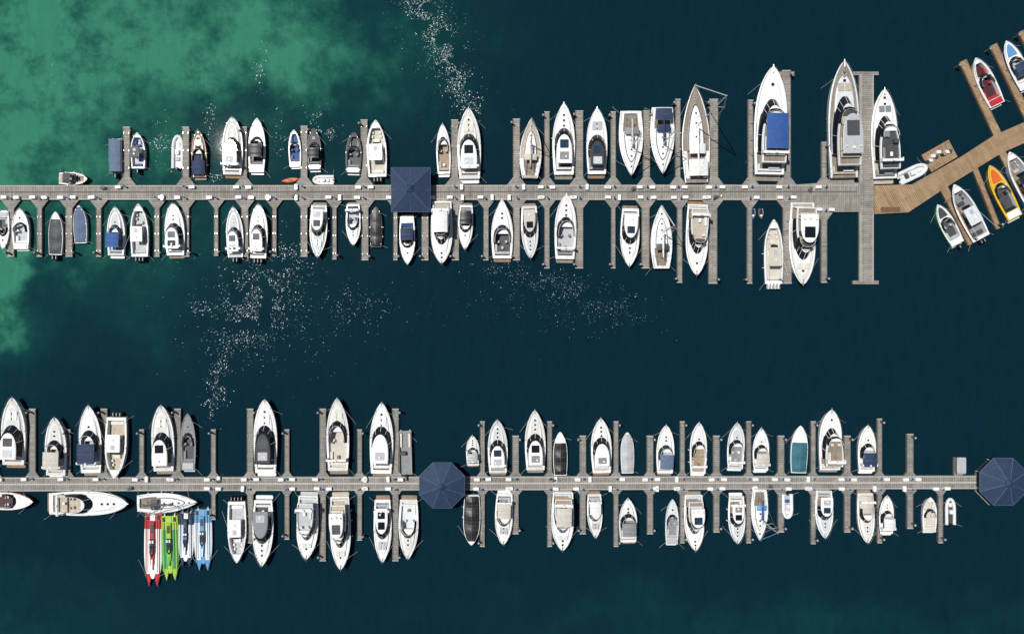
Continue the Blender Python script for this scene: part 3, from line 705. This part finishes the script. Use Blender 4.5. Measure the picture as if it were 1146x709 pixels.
b2=MB(); rbox(b2,-.5,.5,-.3,.3,0,.45,'grey',.06); rbox(b2,-.53,.53,-.33,.33,.45,.6,'ltgrey',.08)
first=True
for x,y,a in boxpos:
    if first: o=bo; first=False
    else: o=bpy.data.objects.new('dock_box',bo.data); col.objects.link(o)
    o.location=(*P(x,y),DZ); o.rotation_euler=(0,0,radians(a+rr.uniform(-3,3)))
pd=MB(); rbox(pd,-.15,.15,-.15,.15,0,.95,'white2',.04); rbox(pd,-.19,.19,-.19,.19,.95,1.1,'blue',.06)
po=pd.obj('power_pedestal'); first=True
for x,y in pedpos:
    if first: o=po; first=False
    else: o=bpy.data.objects.new('power_pedestal',po.data); col.objects.link(o)
    o.location=(*P(x,y),DZ)
b2o=b2.obj('dock_box'); b2o.location=(*P(1071,519),DZ); b2o.scale=(1.9,5.5,2); 
b3=MB()
slab(b3,[(1066,511),(1076,511),(1076,532),(1066,532)],DZ-.05,'dock_y2'); b3.obj('floating_dock')
cm=MB(); rbox(cm,-.5,.5,-.3,.3,.35,.7,'grey',.08,top='dkgrey'); tube(cm,(-.1,-.4,.25),(-.1,.4,.25),.2,'rubber',8); poly(cm,[(.5,-.25,.6),(1,-.2,.9),(1,.2,.9),(.5,.25,.6)],'steel')
co=cm.obj('dock_cart'); co.location=(*P(118,211),DZ)
for x,y,a in((330,220,30),(708,212,200),(800,221,10),(905,213,80),(620,536,5),(860,543,170),(246,537,20),(148,545,190)):
    o=bpy.data.objects.new('dock_cart',co.data); col.objects.link(o); o.location=(*P(x,y),DZ); o.rotation_euler=(0,0,radians(a))
# ---------------------------------------------------------------- gazebos
def gazebo(px,py,rx,ry,n,rot,cx=None):
    mb=MB(); eh=3.1; ah=5.0
    rx*=S*(H-eh)/H; ry*=S*(H-eh)/H
    def ring(k,z,sc=1): return [(rx*k*cos(rot+2*pi*i/n)*sc,ry*k*sin(rot+2*pi*i/n)*sc,z) for i in range(n)]
    e=ring(1,eh); 
    rings(mb,[ring(1,eh-.28),e,ring(.55,eh+(ah-eh)*.47),ring(.1,ah-.15)],['navy','navy','navy'],cap='navy')
    c=ring(.16,ah-.05); c2=ring(.16,ah-.2); rings(mb,[c2,c,ring(.02,ah+.35)],['navy','navy'],cap='navy')
    for i in range(n):
        r1=ring(1,eh+.02)[i]; r2=ring(.55,eh+(ah-eh)*.47+.02)[i]; r3=ring(.12,ah-.15)[i]; poly(mb,[r1,r2,r3],'bluegrey',4,.05)
        a,b=ring(1,eh)[i],ring(1,eh)[(i+1)%n]
        mid=((a[0]+b[0])/2,(a[1]+b[1])/2,eh+.01)
        if n==4: poly(mb,[mid,(mid[0]*.1,mid[1]*.1,ah-.18)],'bluegrey',4,.04)
        q=ring(.85,0)[i]; tube(mb,(q[0],q[1],DZ),(q[0],q[1],eh+.2),.1,'white2',6)
        q2=ring(.7,0)[i]; q3=ring(.7,0)[(i+1)%n]
        if i%2==0: tube(mb,(q2[0],q2[1],DZ+.45),(q3[0],q3[1],DZ+.45),.18,'teak',5)
    poly(mb,e+[e[0]],'bluegrey',4,.05)
    x,y=P(px,py,3.4); mb.obj('gazebo',(x,y,0))
gazebo(459.5,212,31,35,4,pi/4)
gazebo(494.5,543,27.5,27.5,8,pi/8)
gazebo(1124,539,28.5,28.5,8,pi/8)
pt=MB(); slab(pt,[(441,192),(475,192),(475,234),(441,234)],DZ+.016,'dock_x'); pt.obj('gazebo_deck')
# ---------------------------------------------------------------- water
m,nt,bs=newmat('water'); N=nt.nodes; Lk=nt.links
def M(op,a,b=None,c=None):
    n=N.new('ShaderNodeMath'); n.operation=op
    for i,v in enumerate((a,b,c)):
        if v is None: continue
        if isinstance(v,(int,float)): n.inputs[i].default_value=v
        else: Lk.new(v,n.inputs[i])
    return n.outputs[0]
geo=N.new('ShaderNodeNewGeometry')
def noise(scale,detail=4,rough=.55,vec=None,dist=0,sc=None):
    n=N.new('ShaderNodeTexNoise'); n.inputs['Scale'].default_value=scale; n.inputs['Detail'].default_value=detail; n.inputs['Roughness'].default_value=rough; n.inputs['Distortion'].default_value=dist
    v=geo.outputs['Position']
    if sc:
        mp=N.new('ShaderNodeMapping'); mp.inputs['Scale'].default_value=sc[0]; mp.inputs['Rotation'].default_value=(0,0,sc[1]); Lk.new(v,mp.inputs['Vector']); v=mp.outputs[0]
    Lk.new(v,n.inputs['Vector']); return n
wn=noise(.035,4,.62)
sub=N.new('ShaderNodeVectorMath'); sub.operation='SUBTRACT'; Lk.new(wn.outputs['Color'],sub.inputs[0]); sub.inputs[1].default_value=(.5,.5,.5)
wsc=N.new('ShaderNodeVectorMath'); wsc.operation='SCALE'; wsc.inputs['Scale'].default_value=58; Lk.new(sub.outputs[0],wsc.inputs[0])
wad=N.new('ShaderNodeVectorMath'); wad.operation='ADD'; Lk.new(geo.outputs['Position'],wad.inputs[0]); Lk.new(wsc.outputs[0],wad.inputs[1])
sx=N.new('ShaderNodeSeparateXYZ'); Lk.new(wad.outputs[0],sx.inputs[0])
def blob(px,py,rx,ry):
    cx,cy=P(px,py)
    u=M('DIVIDE',M('SUBTRACT',sx.outputs[0],cx),rx*S)
    v=M('DIVIDE',M('SUBTRACT',sx.outputs[1],cy),ry*S)
    return M('POWER',2.71828,M('MULTIPLY',M('ADD',M('MULTIPLY',u,u),M('MULTIPLY',v,v)),-1))
def addall(l):
    r=l[0]
    for q in l[1:]: r=M('ADD',r,q)
    return r
def W_(v,k): return M('MULTIPLY',v,k)
green=addall([W_(blob(110,20,250,145),.82),W_(blob(330,55,130,75),.42),W_(blob(0,300,36,62),.9),W_(blob(0,130,60,110),.35),W_(blob(50,240,220,120),.30),W_(blob(0,690,170,60),.18),W_(blob(900,700,330,45),.15),W_(blob(-300,0,280,330),.5)])
pn=noise(.11,6,.7); var=M('MULTIPLY',M('SUBTRACT',pn.outputs['Fac'],.5),2.4)
g2=M('ADD',green,M('MULTIPLY',M('MULTIPLY',var,green),1.2)); 
cr=N.new('ShaderNodeValToRGB'); e=cr.color_ramp.elements
e[0].position=0; e[0].color=(.0030,.0178,.0290,1); e[1].position=1; e[1].color=(.034,.178,.115,1)
k=e.new(.3); k.color=(.0047,.041,.042,1); k=e.new(.6); k.color=(.014,.095,.068,1)
Lk.new(g2,cr.inputs[0])
mp2=noise(.6,3,.6,sc=((1,.3,1),.35)); mr=N.new('ShaderNodeMapRange'); mr.inputs[1].default_value=.3;mr.inputs[2].default_value=.7;mr.inputs[3].default_value=.92;mr.inputs[4].default_value=1.08; Lk.new(mp2.outputs['Fac'],mr.inputs[0])
vs=N.new('ShaderNodeVectorMath'); vs.operation='SCALE'; Lk.new(cr.outputs[0],vs.inputs[0]); Lk.new(mr.outputs[0],vs.inputs['Scale']); Lk.new(vs.outputs[0],bs.inputs['Base Color'])
h2=noise(.9,2,.6,sc=((1,1.6,1),-.5))
bp=N.new('ShaderNodeBump'); bp.inputs['Distance'].default_value=.003; bp.inputs['Strength'].default_value=1; Lk.new(h2.outputs['Fac'],bp.inputs['Height']); Lk.new(bp.outputs[0],bs.inputs['Normal'])
bs.inputs['Roughness'].default_value=.03; bs.inputs['IOR'].default_value=1.33; bs.inputs['Specular IOR Level'].default_value=.12
MATS['water']=m
wm=MB(); wm.add([(-4000,-4000,0),(4000,-4000,0),(4000,4000,0),(-4000,4000,0)],[(0,1,2,3)],'water'); wm.obj('water')
# sun glitter imitated by pale flecks of flat colour on the water
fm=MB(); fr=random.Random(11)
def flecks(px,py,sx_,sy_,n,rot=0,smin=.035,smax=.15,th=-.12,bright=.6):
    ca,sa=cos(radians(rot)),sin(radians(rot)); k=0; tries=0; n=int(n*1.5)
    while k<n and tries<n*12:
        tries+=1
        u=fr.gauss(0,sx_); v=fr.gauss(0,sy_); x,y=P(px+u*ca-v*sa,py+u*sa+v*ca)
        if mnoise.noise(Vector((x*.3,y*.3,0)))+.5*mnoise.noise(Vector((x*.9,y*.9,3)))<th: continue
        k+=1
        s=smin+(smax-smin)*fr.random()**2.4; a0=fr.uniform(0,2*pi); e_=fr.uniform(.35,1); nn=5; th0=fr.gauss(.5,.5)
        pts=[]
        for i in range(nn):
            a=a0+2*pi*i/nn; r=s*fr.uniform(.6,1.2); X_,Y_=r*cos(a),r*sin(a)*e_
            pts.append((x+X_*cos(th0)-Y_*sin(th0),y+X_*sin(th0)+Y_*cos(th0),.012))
        fm.add(pts,[tuple(range(nn))],'glint' if fr.random()<bright else 'glint_dim')
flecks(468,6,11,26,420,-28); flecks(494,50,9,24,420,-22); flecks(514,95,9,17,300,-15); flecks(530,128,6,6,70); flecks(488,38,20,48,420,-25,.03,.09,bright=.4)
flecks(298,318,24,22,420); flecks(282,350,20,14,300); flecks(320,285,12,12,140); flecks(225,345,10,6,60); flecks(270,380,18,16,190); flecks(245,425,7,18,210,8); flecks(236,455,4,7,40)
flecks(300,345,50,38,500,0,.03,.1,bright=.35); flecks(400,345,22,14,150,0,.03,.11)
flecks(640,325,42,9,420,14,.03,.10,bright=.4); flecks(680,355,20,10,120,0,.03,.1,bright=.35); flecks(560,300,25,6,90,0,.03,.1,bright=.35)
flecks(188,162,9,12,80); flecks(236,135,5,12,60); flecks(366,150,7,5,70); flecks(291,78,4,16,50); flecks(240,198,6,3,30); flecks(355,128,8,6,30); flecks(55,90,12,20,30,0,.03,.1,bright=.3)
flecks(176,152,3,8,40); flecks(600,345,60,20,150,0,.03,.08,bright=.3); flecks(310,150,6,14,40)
fm.obj('sun_glitter')
# ---------------------------------------------------------------- light
sd_=(-62.2,37.9,155.0); az=atan2(sd_[0],sd_[1]); el=atan2(sd_[2],hypot(sd_[0],sd_[1]))
l=bpy.data.lights.new('sun','SUN'); l.energy=4.3; l.angle=radians(.5); l.color=(1,.97,.92)
lo=bpy.data.objects.new('sun',l); col.objects.link(lo); lo.rotation_euler=Vector(sd_).to_track_quat('Z','Y').to_euler(); lo.location=(-40,40,200)
w=bpy.data.worlds.new('World'); scene.world=w; w.use_nodes=True; wn_=w.node_tree
sk=wn_.nodes.new('ShaderNodeTexSky'); sk.sky_type='NISHITA'; sk.sun_disc=False; sk.sun_elevation=el; sk.sun_rotation=az%(2*pi)
bg=wn_.nodes['Background']; bg.inputs['Strength'].default_value=.05; wn_.links.new(sk.outputs[0],bg.inputs['Color'])
cam=bpy.data.cameras.new('camera'); cam.sensor_width=36; cam.lens=36*H/(1146*S); cam.clip_end=12000
c=bpy.data.objects.new('camera',cam); col.objects.link(c); c.location=(0,0,H); c.rotation_euler=(0,0,0); scene.camera=c
scene.view_settings.view_transform='Standard'; scene.view_settings.look='None'; scene.view_settings.exposure=0
